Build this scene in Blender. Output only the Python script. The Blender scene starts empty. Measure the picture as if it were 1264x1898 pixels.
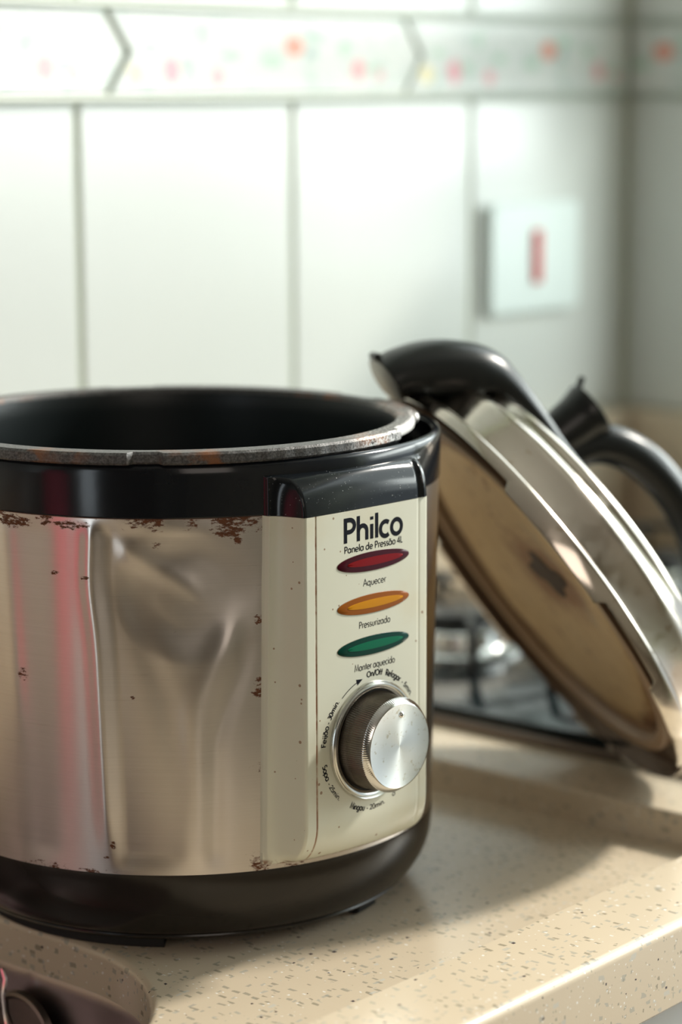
import bpy, bmesh, math, random
from mathutils import Vector, Matrix
sc = bpy.context.scene
PI = math.pi
def rad(a): return a * PI / 180

# ------------------------------------------------------------------ camera
cam_d = bpy.data.cameras.new('camera'); cam = bpy.data.objects.new('camera', cam_d)
sc.collection.objects.link(cam); sc.camera = cam
CR = Vector((0.6512, -0.7589, -0.0038)); CF = Vector((0.7468, 0.6417, -0.1745))
CR.normalize(); CF = (CF - CR * CF.dot(CR)).normalized(); CU = CR.cross(CF)
m = Matrix((CR, CU, -CF)).transposed().to_4x4(); m.translation = Vector((-0.8442, -0.8317, 0.4003))
cam.matrix_world = m
cam_d.sensor_fit = 'HORIZONTAL'; cam_d.sensor_width = 36.0; cam_d.lens = 36.0 * 4400 / 1264
cam_d.clip_start = 0.05; cam_d.clip_end = 50
cam_d.dof.use_dof = True; cam_d.dof.focus_distance = 1.085; cam_d.dof.aperture_fstop = 6.2

# ------------------------------------------------------------------ world, light, exposure
w = bpy.data.worlds.new('world'); sc.world = w; w.use_nodes = True
bg = w.node_tree.nodes['Background']; bg.inputs[0].default_value = (0.80, 0.92, 1.0, 1); bg.inputs[1].default_value = 0.9
def area(name, loc, target, sx, sy, power, col):
    l = bpy.data.lights.new(name, 'AREA'); l.shape = 'RECTANGLE'; l.size = sx; l.size_y = sy
    l.energy = power; l.color = col
    o = bpy.data.objects.new(name, l); sc.collection.objects.link(o); o.location = loc
    o.rotation_euler = (Vector(target) - Vector(loc)).to_track_quat('-Z', 'Y').to_euler()
    return o
# daylight entering by the window in the right wall, beside the cooktop
area('window_daylight', (1.06, -0.56, 0.74), (-0.2, -0.50, 0.60), 1.44, 1.12, 11, (0.90, 1.0, 0.97))
area('handle_highlight_lamp', (1.05, -0.56, 0.42), (-0.2, -0.56, 0.40), 1.20, 0.18, 6, (0.94, 1.0, 0.96))  # extra strip lamp added low in the window for the handle highlight
# weaker fill lamp added in the room behind the camera, with no window
area('room_fill', (-1.6, -2.3, 1.1), (-0.1, 0.0, 0.2), 1.0, 1.0, 5.5, (1.0, 0.88, 0.78))
# lamp behind the added side door, for left fill and a reflected strip
area('side_door_fill', (-2.82, -0.29, 0.12), (0, -0.29, 0.12), 0.30, 1.90, 4.2, (0.86, 0.95, 1.0))
sun_d = bpy.data.lights.new('sun', 'SUN'); sun_d.energy = 4.4; sun_d.angle = rad(7.0); sun_d.color = (1.0, 0.94, 0.84)
sun = bpy.data.objects.new('sun', sun_d); sc.collection.objects.link(sun)
sun.rotation_euler = Vector((-0.80, 0.28, -0.62)).to_track_quat('-Z', 'Y').to_euler()
sc.view_settings.view_transform = 'Standard'; sc.view_settings.look = 'None'
sc.view_settings.gamma = 1; sc.view_settings.use_curve_mapping = False
sc.view_settings.exposure = 0.12
sc.cycles.max_bounces = 8; sc.cycles.caustics_reflective = False

# ------------------------------------------------------------------ materials
MATS = {}
class NT:
    def __init__(s, name):
        s.m = bpy.data.materials.new(name); s.m.use_nodes = True; s.t = s.m.node_tree
        s.b = s.t.nodes['Principled BSDF']; MATS[name] = s.m
    def n(s, typ, **kw):
        x = s.t.nodes.new(typ)
        for k, v in kw.items():
            if hasattr(x, k): setattr(x, k, v)
        return x
    def set(s, sock, v):
        if hasattr(v, 'is_linked') or isinstance(v, bpy.types.NodeSocket): s.t.links.new(v, sock)
        else: sock.default_value = v
    def math(s, op, a, b=None, c=None, clamp=False):
        x = s.n('ShaderNodeMath', operation=op, use_clamp=clamp); s.set(x.inputs[0], a)
        if b is not None: s.set(x.inputs[1], b)
        if c is not None: s.set(x.inputs[2], c)
        return x.outputs[0]
    def mix(s, f, a, b):
        x = s.n('ShaderNodeMix', data_type='RGBA'); s.set(x.inputs[0], f)
        s.set(x.inputs[6], a); s.set(x.inputs[7], b); return x.outputs[2]
    def obj(s, scale=(1, 1, 1)):
        c = s.n('ShaderNodeTexCoord'); mp = s.n('ShaderNodeMapping'); s.t.links.new(c.outputs['Object'], mp.inputs[0])
        mp.inputs['Scale'].default_value = scale; return mp.outputs[0]
    def noise(s, vec, scale, detail=4, rough=.6):
        x = s.n('ShaderNodeTexNoise'); s.set(x.inputs['Vector'], vec); x.inputs['Scale'].default_value = scale
        x.inputs['Detail'].default_value = detail; x.inputs['Roughness'].default_value = rough; return x.outputs[0]
    def ramp(s, v, a, b, lo=0., hi=1.):
        x = s.n('ShaderNodeMapRange', interpolation_type='SMOOTHSTEP'); s.set(x.inputs[0], v)
        x.inputs[1].default_value = a; x.inputs[2].default_value = b; x.inputs[3].default_value = lo; x.inputs[4].default_value = hi
        return x.outputs[0]
    def bump(s, h, strength, dist=.001):
        x = s.n('ShaderNodeBump'); x.inputs['Strength'].default_value = strength; x.inputs['Distance'].default_value = dist
        s.set(x.inputs['Height'], h); s.t.links.new(x.outputs[0], s.b.inputs['Normal']); return x
    def xyz(s, vec):
        x = s.n('ShaderNodeSeparateXYZ'); s.set(x.inputs[0], vec); return x.outputs
    def P(s, **kw):
        for k, v in kw.items(): s.set(s.b.inputs[k.replace('_', ' ')], v)
        return s
def simple(name, col, rough=.5, metal=0., spec=.5, coat=0., var=.06, vs=40, bump=0., bs=400):
    t = NT(name); v = t.obj()
    n = t.noise(v, vs, 3)
    c1 = tuple(max(0, c * (1 - var)) for c in col) + (1,); c2 = tuple(min(1, c * (1 + var)) for c in col) + (1,)
    t.P(Base_Color=t.mix(n, c1, c2), Roughness=rough, Metallic=metal, Coat_Weight=coat)
    t.b.inputs['Specular IOR Level'].default_value = spec
    if bump: t.bump(t.noise(v, bs, 2), bump)
    return t.m

def granite(name):
    t = NT(name); v = t.obj()
    base = t.mix(t.noise(v, 9, 3), (.60, .50, .365, 1), (.68, .58, .44, 1))
    def chips(scale, thr, soft, seedoff, stretch):
        mp = t.n('ShaderNodeMapping'); t.set(mp.inputs[0], v); mp.inputs['Location'].default_value = seedoff; mp.inputs['Scale'].default_value = stretch
        warp = t.n('ShaderNodeTexNoise'); t.set(warp.inputs[0], mp.outputs[0]); warp.inputs['Scale'].default_value = 160
        mx = t.n('ShaderNodeMix', data_type='VECTOR'); mx.inputs[0].default_value = .0032
        t.set(mx.inputs[4], mp.outputs[0]); t.set(mx.inputs[5], warp.outputs['Color'])
        vo = t.n('ShaderNodeTexVoronoi'); t.set(vo.inputs['Vector'], mx.outputs[1]); vo.distance = 'CHEBYCHEV'; vo.inputs['Scale'].default_value = scale
        r = t.xyz(vo.outputs['Color'])
        keep = t.math('GREATER_THAN', r[0], .30)
        sz = t.math('MULTIPLY', r[1], thr)
        return t.math('MULTIPLY', t.math('LESS_THAN', vo.outputs['Distance'], sz), keep), r[2]
    c = base
    m1, r1 = chips(330, .34, 0, (0, 0, 0), (1, .50, .8)); c = t.mix(t.math('MULTIPLY', m1, .62), c, t.mix(r1, (.16, .15, .10, 1), (.36, .36, .31, 1)))
    m2, r2 = chips(290, .28, 0, (3.1, 1.7, .4), (.5, 1, .8)); c = t.mix(t.math('MULTIPLY', m2, .6), c, t.mix(r2, (.30, .30, .26, 1), (.55, .56, .52, 1)))
    m3, r3 = chips(330, .18, 0, (7.3, 4.2, 2.4), (1, .7, 1)); c = t.mix(t.math('MULTIPLY', m3, .75), c, (.86, .86, .84, 1))
    m4, r4 = chips(150, .12, 0, (11.3, 9.2, 1.4), (.8, 1, 1)); c = t.mix(m4, c, (.075, .06, .065, 1))
    t.P(Base_Color=c, Roughness=.26); t.b.inputs['Specular IOR Level'].default_value = .45
    t.bump(t.noise(v, 700, 2), .03)
    return t.m
M_gran = granite('speckled_beige_stone')

def tile_mat(name, border=False):
    t = NT(name); v = t.obj()
    c = t.mix(t.noise(v, 6, 3), (.66, .695, .66, 1), (.71, .735, .70, 1))
    if border:
        x, y, z = t.xyz(v)
        mott = t.noise(v, 42, 4, .7)
        c = t.mix(t.ramp(mott, .50, .66, 0, .55), c, (.42, .55, .48, 1))
        c = t.mix(t.ramp(t.noise(v, 60, 3, .7), .55, .66, 0, .35), c, (.62, .64, .68, 1))
        def blob(cx, cz, rx, rz, col, k):
            nonlocal c
            dx = t.math('DIVIDE', t.math('SUBTRACT', x, cx), rx); dz = t.math('DIVIDE', t.math('SUBTRACT', z, cz), rz)
            d = t.math('SQRT', t.math('ADD', t.math('MULTIPLY', dx, dx), t.math('MULTIPLY', dz, dz)))
            d = t.math('ADD', d, t.math('MULTIPLY', t.math('SUBTRACT', t.noise(v, 260, 3), .5), 1.1))
            c = t.mix(t.ramp(d, 1.05, .6, 0, k), c, col)
        G = (.36, .60, .42, 1)
        for (cx, cz, rx, rz) in ((.040, .030, .010, .004), (.075, .020, .009, .005), (.118, .026, .012, .004), (.16, .022, .012, .005), (.205, .040, .012, .004), (.236, .032, .008, .007), (.268, .018, .010, .004), (.09, .040, .006, .009)):
            blob(cx, cz, rx, rz, G, .55)
        blob(.026, .014, .009, .008, (.86, .74, .36, 1), .8)
        blob(.060, .016, .0095, .0105, (.80, .24, .32, 1), .75)
        blob(.104, .012, .008, .007, (.84, .38, .42, 1), .8)
        blob(.182, .033, .012, .0085, (.78, .26, .16, 1), .85)
        blob(.200, .028, .008, .004, (.35, .48, .45, 1), .7)
        blob(.252, .017, .009, .009, (.82, .26, .30, 1), .7)
        blob(.276, .013, .006, .005, (.82, .38, .42, 1), .7)
    t.P(Base_Color=c, Roughness=.22)
    t.bump(t.noise(v, 30, 2), .05, .002)
    return t.m
M_tile = tile_mat('white_glazed_tile'); M_border = tile_mat('floral_border_tile', True)
M_grout = simple('grout', (.66, .71, .58), .85, var=.06)
M_rail = simple('border_moulding_glaze', (.52, .57, .50), .3)
M_plastic_w = simple('white_plastic', (.74, .83, .80), .35, var=.02)
M_red = simple('red_plastic', (.62, .05, .04), .35)
M_blk = simple('black_gloss_plastic', (.008, .010, .013), .14, spec=.38, bump=.02, bs=90)
M_blk_in = simple('black_satin_plastic', (.010, .012, .013), .45)
M_handle = simple('black_handle_plastic', (.005, .007, .007), .28, spec=.5)
M_foot = simple('black_rubber', (.008, .008, .008), .7)
M_chrome = simple('chrome', (.72, .72, .70), .14, 1.0, var=.08)
M_paint = simple('painted_plaster', (.30, .275, .25), .8)
M_ceil = simple('ceiling_paint', (.55, .52, .48), .8)
M_floor = simple('floor_tile_brown', (.34, .28, .22), .4)
M_cab = simple('white_cabinet_laminate', (.78, .78, .75), .4, var=.02)
M_glass = simple('black_hob_glass', (.006, .011, .013), .12, spec=.22)
M_iron = simple('black_enamel_iron', (.015, .016, .017), .35)
M_pink = simple('pink_cloth', (.62, .10, .15), .9, var=.1)
M_ink = simple('dark_ink', (.006, .007, .013), .6, spec=.08, var=.02)

def dusty():   # black cap over the panel: fine pale dust specks
    t = NT('dusty_black_gloss'); v = t.obj()
    def specks(scale, size, keep, off):
        mp = t.n('ShaderNodeMapping'); t.set(mp.inputs[0], v); mp.inputs['Location'].default_value = off
        vo = t.n('ShaderNodeTexVoronoi'); t.set(vo.inputs['Vector'], mp.outputs[0]); vo.inputs['Scale'].default_value = scale
        r = t.xyz(vo.outputs['Color'])
        return t.math('MULTIPLY', t.math('LESS_THAN', vo.outputs['Distance'], t.math('MULTIPLY', r[1], size)), t.math('GREATER_THAN', r[0], keep))
    k = t.math('MAXIMUM', specks(1000, .22, .60, (0, 0, 0)), specks(420, .09, .70, (3, 1, 2)))
    k = t.math('MULTIPLY', k, t.ramp(t.noise(v, 55, 3), .35, .62, .1, .75))
    t.P(Base_Color=t.mix(k, (.007, .009, .011, 1), (.55, .58, .58, 1)), Roughness=t.math('ADD', .13, t.math('MULTIPLY', k, .5)))
    t.b.inputs['Specular IOR Level'].default_value = .34; t.bump(t.noise(v, 60, 2), .02); return t.m
M_cap = dusty()

def base_mat():
    t = NT('dark_bronze_satin_plastic'); v = t.obj()
    t.P(Base_Color=t.mix(t.noise(v, 14, 3), (.012, .010, .008, 1), (.020, .016, .013, 1)), Roughness=.21, Metallic=.0)
    t.b.inputs['Specular IOR Level'].default_value = .36
    t.bump(t.noise(v, 60, 2), .03); return t.m
M_base = base_mat()

def steel():
    t = NT('brushed_steel_rusted'); v = t.obj()
    x, y, z = t.xyz(v)
    az = t.math('ARCTAN2', y, x)                              # -pi .. pi
    cv = t.n('ShaderNodeCombineXYZ'); t.set(cv.inputs[0], t.math('MULTIPLY', az, .13)); t.set(cv.inputs[1], z)
    def mp(sx, sy, loc=(0, 0, 0)):
        q = t.n('ShaderNodeMapping'); t.set(q.inputs[0], cv.outputs[0]); q.inputs['Scale'].default_value = (sx, sy, 1); q.inputs['Location'].default_value = loc
        return q.outputs[0]
    streak = t.noise(mp(14, 1700), 1, 3, .7); streak2 = t.noise(mp(60, 5200), 1, 2, .7)
    col = t.mix(streak, (.57, .53, .50, 1), (.69, .645, .61, 1))
    # rust: thresholded horizontally drawn noise, let through near the edges and in a few patches
    rn = t.noise(mp(210, 480), 1, 9, .78); rn2 = t.noise(mp(38, 60, (5, 2, 0)), 1, 3)
    top = t.ramp(z, .1925, .2105); top = t.math('MULTIPLY', t.math('MULTIPLY', top, top), t.ramp(t.noise(mp(26, 4, (2.3, 0, 0)), 1, 2), .42, .60, .08, .30))
    edge = t.ramp(z, .2085, .2108, 0, .20)
    bot = t.math('MULTIPLY', t.ramp(z, .0480, .0425), t.ramp(t.noise(mp(22, 4, (7.3, 0, 0)), 1, 2), .42, .62, .05, .24))
    seam = t.ramp(t.math('ABSOLUTE', t.math('ADD', az, rad(119.4))), rad(4.2), rad(.3), 0, .335)
    seam = t.math('MULTIPLY', seam, t.ramp(t.noise(mp(2, 30), 1, 3), .45, .62))
    cor = t.math('MULTIPLY', t.ramp(t.math('ABSOLUTE', t.math('ADD', az, rad(119.8))), rad(6), rad(.5)), t.ramp(z, .062, .044, 0, .26))
    amt = t.math('MAXIMUM', t.math('MAXIMUM', top, edge), t.math('MAXIMUM', bot, t.math('MAXIMUM', seam, cor)))
    def spot(a, zz, ra, rz, k):
        nonlocal amt
        da = t.math('DIVIDE', t.math('SUBTRACT', az, rad(a)), rad(ra)); dz = t.math('DIVIDE', t.math('SUBTRACT', z, zz), rz)
        d = t.math('SQRT', t.math('ADD', t.math('MULTIPLY', da, da), t.math('MULTIPLY', dz, dz)))
        amt = t.math('MAXIMUM', amt, t.ramp(d, 1., .2, 0, k))
    spot(-126.0, .2045, 6.0, .0060, .30); spot(-124.2, .2000, 1.8, .004, .30); spot(-158, .207, 9, .005, .26); spot(-172, .207, 9, .006, .30)
    spot(-140.5, .2085, 3, .003, .28); spot(-140.5, .1985, 2.4, .003, .24); spot(-162.2, .1843, 2.2, .0022, .27); spot(-155.4, .1830, 2.2, .0020, .28)
    spot(-146.2, .1269, 1.2, .0022, .27); spot(-171, .134, 2.6, .007, .24); spot(-151, .056, 1.2, .004, .28); spot(-137, .1585, 1.2, .002, .22); spot(-152.6, .0500, 1.4, .002, .3)
    amt = t.math('ADD', amt, t.math('MULTIPLY', t.ramp(rn2, .60, .80), .10))
    rust = t.ramp(t.math('ADD', rn, amt), .72, .77)
    rim = t.ramp(z, .2103, .2108); rust = t.math('MAXIMUM', rust, rim)
    rust = t.math('MULTIPLY', rust, t.math('LESS_THAN', az, rad(-100)))
    rcol = t.mix(t.noise(mp(300, 500), 1, 3), (.030, .011, .006, 1), (.22, .075, .028, 1))
    t.P(Base_Color=t.mix(rust, col, rcol), Metallic=t.math('SUBTRACT', 1., t.math('MULTIPLY', rust, .92)),
        Roughness=t.math('ADD', t.math('ADD', .25, t.math('MULTIPLY', streak, .08)), t.math('MULTIPLY', rust, .5)))
    t.b.inputs['Anisotropic'].default_value = .75; t.b.inputs['Anisotropic Rotation'].default_value = .25
    tg = t.n('ShaderNodeTangent', direction_type='RADIAL', axis='Z'); t.t.links.new(tg.outputs[0], t.b.inputs['Tangent'])
    h = t.math('ADD', t.math('MULTIPLY', streak2, .25), t.math('MULTIPLY', rust, .8))
    t.bump(h, .10, .0006); return t.m
M_steel = steel()

TVX, TVY = -math.sin(rad(-93.5)), math.cos(rad(-93.5))
def cream():   # ivory control panel with specks of grime
    t = NT('ivory_panel_plastic'); v = t.obj()
    x, y, z = t.xyz(v)
    c = t.mix(t.noise(v, 25, 3), (.66, .665, .545, 1), (.70, .70, .585, 1))
    c = t.mix(t.ramp(t.noise(v, 18, 4), .52, .75, 0, .28), c, (.62, .50, .28, 1))
    vo = t.n('ShaderNodeTexVoronoi'); t.set(vo.inputs['Vector'], v); vo.inputs['Scale'].default_value = 230
    r = t.xyz(vo.outputs['Color'])
    dot = t.math('MULTIPLY', t.math('LESS_THAN', vo.outputs['Distance'], t.math('MULTIPLY', t.math('MULTIPLY', r[1], r[1]), .19)), t.math('GREATER_THAN', r[0], .62))
    c = t.mix(t.math('MULTIPLY', dot, .8), c, (.24, .12, .05, 1))
    sc_ = t.math('ADD', t.math('MULTIPLY', x, TVX), t.math('MULTIPLY', y, TVY))
    gr = t.ramp(t.math('ABSOLUTE', t.math('ADD', sc_, .0422)), .0009, .0002)
    gr = t.math('MULTIPLY', gr, t.ramp(t.noise(v, 130, 4), .35, .60, .25, .9))
    c = t.mix(gr, c, (.34, .17, .09, 1))
    low = t.math('MULTIPLY', t.ramp(z, .0482, .0462), t.ramp(t.noise(v, 300, 4), .38, .60))
    c = t.mix(t.math('MULTIPLY', low, .85), c, (.20, .07, .03, 1))
    t.P(Base_Color=c, Roughness=.30); t.bump(t.noise(v, 120, 2), .03); return t.m
M_cream = cream()
M_grime = simple('rusty_grime', (.30, .17, .09), .8, var=.5, vs=200)

def pan_mat():
    t = NT('worn_nonstick_cast_rim'); v = t.obj()
    x, y, z = t.xyz(v)
    n = t.noise(v, 900, 3, .7)
    c = t.mix(t.ramp(n, .35, .7), (.030, .030, .030, 1), (.13, .125, .12, 1))
    az = t.math('ARCTAN2', y, x)
    pat = t.ramp(t.noise(v, 16, 3), .48, .60)
    c = t.mix(t.math('MULTIPLY', pat, t.ramp(t.noise(v, 120, 4), .40, .60)), c, (.20, .075, .025, 1))
    # bare metal on the tab near the panel
    bare = t.math('MULTIPLY', t.ramp(az, rad(-96), rad(-84)), t.ramp(az, rad(-20), rad(-30)))
    c = t.mix(t.math('MULTIPLY', bare, t.ramp(n, .40, .62)), c, (.50, .48, .46, 1))
    t.P(Base_Color=c, Roughness=.45, Metallic=t.math('MULTIPLY', bare, .6)); t.bump(n, .35, .0008); return t.m
M_rim = pan_mat()
M_nonstick = simple('black_nonstick', (.006, .010, .011), .36, spec=.35, bump=.05, bs=900)
M_bare = simple('bare_cast_aluminium', (.82, .80, .78), .40, .5, bump=.2, bs=800)

def lid_steel():
    t = NT('polished_lid_steel'); v = t.obj()
    s = t.ramp(t.noise(v, 90, 4, .7), .60, .70); s2 = t.ramp(t.noise(v, 28, 3), .50, .62)
    c = t.mix(t.math('MULTIPLY', s, .45), (.66, .595, .52, 1), (.35, .24, .12, 1))
    t.P(Base_Color=c, Metallic=1.0, Roughness=t.math('ADD', .13, t.math('MULTIPLY', s2, .14)))
    t.bump(t.noise(v, 25, 2), .06, .004); return t.m
M_lid = lid_steel()
def lid_under():
    t = NT('stained_lid_underside'); v = t.obj()
    x, y, z = t.xyz(v)
    r = t.math('SQRT', t.math('ADD', t.math('MULTIPLY', x, x), t.math('MULTIPLY', y, y)))
    n = t.noise(v, 38, 5, .7)
    c = t.mix(n, (.50, .33, .15, 1), (.76, .60, .37, 1))
    c = t.mix(t.ramp(t.noise(v, 70, 4, .7), .55, .70, 0, .7), c, (.30, .14, .05, 1))
    c = t.mix(t.ramp(t.noise(v, 24, 3), .60, .72, 0, .5), c, (.42, .38, .30, 1))
    # rust ring where the gasket seat starts and around the vent
    ring = t.math('MULTIPLY', t.ramp(r, .088, .098), t.ramp(t.noise(v, 30, 4), .30, .55))
    c = t.mix(ring, c, (.16, .055, .015, 1))
    dx = t.math('MULTIPLY', t.math('SUBTRACT', x, .037), .6); dy = t.math('ADD', y, .015)
    dd = t.math('SQRT', t.math('ADD', t.math('MULTIPLY', dx, dx), t.math('MULTIPLY', dy, dy)))
    dd = t.math('ADD', dd, t.math('MULTIPLY', t.math('SUBTRACT', n, .5), .03))
    c = t.mix(t.ramp(dd, .034, .016, 0, .85), c, (.26, .10, .03, 1))
    t.P(Base_Color=c, Metallic=.35, Roughness=.42); t.bump(n, .15, .001); return t.m
M_under = lid_under()
def brown_rim():
    t = NT('burnt_brown_lid_channel'); v = t.obj()
    t.P(Base_Color=t.mix(t.noise(v, 60, 5, .7), (.055, .028, .012, 1), (.17, .10, .055, 1)), Metallic=.4, Roughness=.40); t.bump(t.noise(v, 150, 3), .2); return t.m
M_brown = brown_rim()
M_gasket = simple('aged_rubber_gasket', (.36, .24, .15), .4, var=.25, vs=60)
M_rustdark = simple('dark_rust', (.035, .012, .005), .6, var=.4)

def radial_brushed():
    t = NT('turned_aluminium_face'); v = t.obj()
    x, y, z = t.xyz(v)
    s = t.ramp(t.noise(v, 260, 5, .75), .58, .64, 0, .6)
    c = t.mix(s, (.86, .88, .85, 1), (.48, .42, .28, 1))
    t.P(Base_Color=c, Metallic=1.0, Roughness=.30)
    t.b.inputs['Anisotropic'].default_value = .8; t.b.inputs['Anisotropic Rotation'].default_value = .25
    tg = t.n('ShaderNodeTangent', direction_type='RADIAL', axis='Z'); t.t.links.new(tg.outputs[0], t.b.inputs['Tangent'])
    return t.m
M_face = radial_brushed()
M_knurl = simple('dark_tarnished_chrome', (.16, .14, .12), .25, 1.0, var=.5, vs=120)
M_ringm = simple('worn_chrome_ring', (.60, .60, .56), .20, 1.0, var=.15, vs=150)
M_sink = simple('sink_steel', (.40, .35, .35), .30, 1.0, var=.05, vs=10)

def lens(name, c_out):
    t = NT(name); t.P(Base_Color=c_out + (1,), Roughness=.16); t.b.inputs['Specular IOR Level'].default_value = .16; return t.m

# ------------------------------------------------------------------ mesh helpers
def link(name, me, parent=None, mats=None, smooth=True):
    o = bpy.data.objects.new(name, me); sc.collection.objects.link(o)
    if parent: o.parent = parent
    for mt in (mats if isinstance(mats, (list, tuple)) else [mats]):
        if mt and len(me.materials) < 8: me.materials.append(mt)
    if smooth is not None:
        me.polygons.foreach_set('use_smooth', [bool(smooth)] * len(me.polygons))
    return o
def from_py(name, vs, fs, parent=None, mats=None, smooth=True, mi=None):
    me = bpy.data.meshes.new(name); me.from_pydata([tuple(v) for v in vs], [], fs)
    if mi: me.polygons.foreach_set('material_index', mi)
    o = link(name, me, parent, mats, smooth)
    bm = bmesh.new(); bm.from_mesh(me); bmesh.ops.remove_doubles(bm, verts=bm.verts, dist=1e-6)
    bmesh.ops.recalc_face_normals(bm, faces=bm.faces); bm.to_mesh(me); bm.free()
    if smooth:
        try: me.set_sharp_from_angle(angle=rad(38))
        except Exception: pass
    return o
def empty(name, loc, label, cat, group=None, rot=None):
    o = bpy.data.objects.new(name, None); sc.collection.objects.link(o); o.location = loc
    o.empty_display_size = .02
    if rot: o.rotation_euler = rot
    tag(o, label, cat, group); return o
def tag(o, label=None, cat=None, group=None, kind=None):
    if label: o['label'] = label
    if cat: o['category'] = cat
    if group: o['group'] = group
    if kind: o['kind'] = kind
    return o
def lathe_geo(prof, seg=96, a0=0., a1=2 * PI, closed=True, fn=None):
    vs, fs = [], []; full = abs((a1 - a0) - 2 * PI) < 1e-6; n = seg if full else seg + 1; k = len(prof)
    for i in range(n):
        a = a0 + (a1 - a0) * i / seg
        for (r, z) in prof:
            if fn: r = fn(r, z, a)
            vs.append((r * math.cos(a), r * math.sin(a), z))
    for i in range(seg):
        j = (i + 1) % n
        for p in range(k - 1):
            fs.append((i * k + p, j * k + p, j * k + p + 1, i * k + p + 1))
    if not full and closed:
        fs.append(tuple(range(k))); fs.append(tuple(range((n - 1) * k, n * k)))
    return vs, fs
def lathe(name, prof, parent, mat, seg=96, **kw):
    vs, fs = lathe_geo(prof, seg, **kw); return from_py(name, vs, fs, parent, mat)
def arc(cx, cz, r, a0, a1, n=6):
    return [(cx + r * math.cos(rad(a0 + (a1 - a0) * i / n)), cz + r * math.sin(rad(a0 + (a1 - a0) * i / n))) for i in range(n + 1)]
def box(name, lo, hi, parent, mat, bev=0., seg=2):
    bm = bmesh.new(); bmesh.ops.create_cube(bm, size=1)
    for v in bm.verts:
        v.co = Vector([lo[i] + (v.co[i] + .5) * (hi[i] - lo[i]) for i in range(3)])
    if bev: bmesh.ops.bevel(bm, geom=bm.edges[:], offset=bev, segments=seg, affect='EDGES', profile=.5)
    me = bpy.data.meshes.new(name); bm.to_mesh(me); bm.free()
    o = link(name, me, parent, mat, bool(bev))
    if bev:
        try: me.set_sharp_from_angle(angle=rad(50))
        except Exception: pass
    return o
def tube(name, pts, r, parent, mat, seg=12, closed=False, rfn=None, flat=None):
    P = [Vector(p) for p in pts]; n = len(P); vs, fs = [], []
    up = None
    for i in range(n):
        d = (P[(i + 1) % n] - P[i - 1]) if closed else (P[min(i + 1, n - 1)] - P[max(i - 1, 0)])
        d.normalize()
        if up is None: up = d.orthogonal().normalized()
        up = (up - d * up.dot(d)).normalized(); s = d.cross(up)
        rr = rfn(i / (n - 1)) if rfn else r
        for k in range(seg):
            a = 2 * PI * k / seg
            vs.append(P[i] + up * math.cos(a) * rr + s * math.sin(a) * rr)
    m_ = n if closed else n - 1
    for i in range(m_):
        j = (i + 1) % n
        for k in range(seg): fs.append((i * seg + k, i * seg + (k + 1) % seg, j * seg + (k + 1) % seg, j * seg + k))
    if not closed: fs.append(tuple(range(seg))); fs.append(tuple(range((n - 1) * seg, n * seg)))
    return from_py(name, vs, fs, parent, mat)
def prism(name, outline, y0, y1, parent, mat, bev=0.):
    # outline in the xz plane (list of (x, z)), extruded along y
    bm = bmesh.new(); f = bm.faces.new([bm.verts.new((x, y0, z)) for x, z in outline])
    r = bmesh.ops.extrude_face_region(bm, geom=[f])
    for e in r['geom']:
        if isinstance(e, bmesh.types.BMVert): e.co.y = y1
    if bev:
        ed = [e for e in bm.edges if all(abs(v.co.y - y0) < 1e-7 for v in e.verts)]
        bmesh.ops.bevel(bm, geom=ed, offset=bev, segments=2, affect='EDGES', profile=.5)
    bmesh.ops.recalc_face_normals(bm, faces=bm.faces)
    me = bpy.data.meshes.new(name); bm.to_mesh(me); bm.free()
    return link(name, me, parent, mat, False)

# ------------------------------------------------------------------ room shell
YW, XW = .300, .845            # faces of the tiled walls
ZC, ZF = 1.70, -.90
def struct(o): o['kind'] = 'structure'; return o
wb = struct(box('wall_back', (-2.6, YW + .0022, ZF), (XW + .15, YW + .15, ZC), None, M_grout))
# right wall with the window opening
WY0, WYD, WY1, WZ0, WZ1 = -1.28, -.33, .205, .19, 1.42
def wall_with_hole(name):
    xs = (XW + .0022, XW + .15); ys = (-2.8, WY0, WYD, WY1, YW + .006); zs = (ZF, WZ0, WZ1, ZC); ny, nz = 4, 3
    opened = {(1, 0), (1, 1), (2, 1)}          # glazed door beside a window
    def V(i, j, k): return (i * (ny + 1) + j) * (nz + 1) + k
    vs = [(xs[i], ys[j], zs[k]) for i in range(2) for j in range(ny + 1) for k in range(nz + 1)]; fs = []
    solid = lambda j, k: 0 <= j < ny and 0 <= k < nz and (j, k) not in opened
    for j in range(ny):
        for k in range(nz):
            if not solid(j, k): continue
            for i in range(2): fs.append((V(i, j, k), V(i, j + 1, k), V(i, j + 1, k + 1), V(i, j, k + 1)))
            for dj, dk, e in ((-1, 0, ((j, k), (j, k + 1))), (1, 0, ((j + 1, k), (j + 1, k + 1))), (0, -1, ((j, k), (j + 1, k))), (0, 1, ((j, k + 1), (j + 1, k + 1)))):
                if not solid(j + dj, k + dk): fs.append((V(0, *e[0]), V(0, *e[1]), V(1, *e[1]), V(1, *e[0])))
    return from_py(name, vs, fs, None, M_grout, False)
wr = struct(wall_with_hole('wall_right'))
def joined(name, boxes, mat, parent=None):
    vs, fs = [], []
    for lo, hi in boxes:
        b = len(vs); vs += [(x, y, z) for x in (lo[0], hi[0]) for y in (lo[1], hi[1]) for z in (lo[2], hi[2])]
        fs += [tuple(b + i for i in f) for f in ((0, 1, 3, 2), (4, 6, 7, 5), (0, 4, 5, 1), (2, 3, 7, 6), (0, 2, 6, 4), (1, 5, 7, 3))]
    return from_py(name, vs, fs, parent, mat, False)
DY0, DY1, DZ = -.46, -.12, 1.10     # unseen side door added to the left wall for the casing's bright strip
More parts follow.
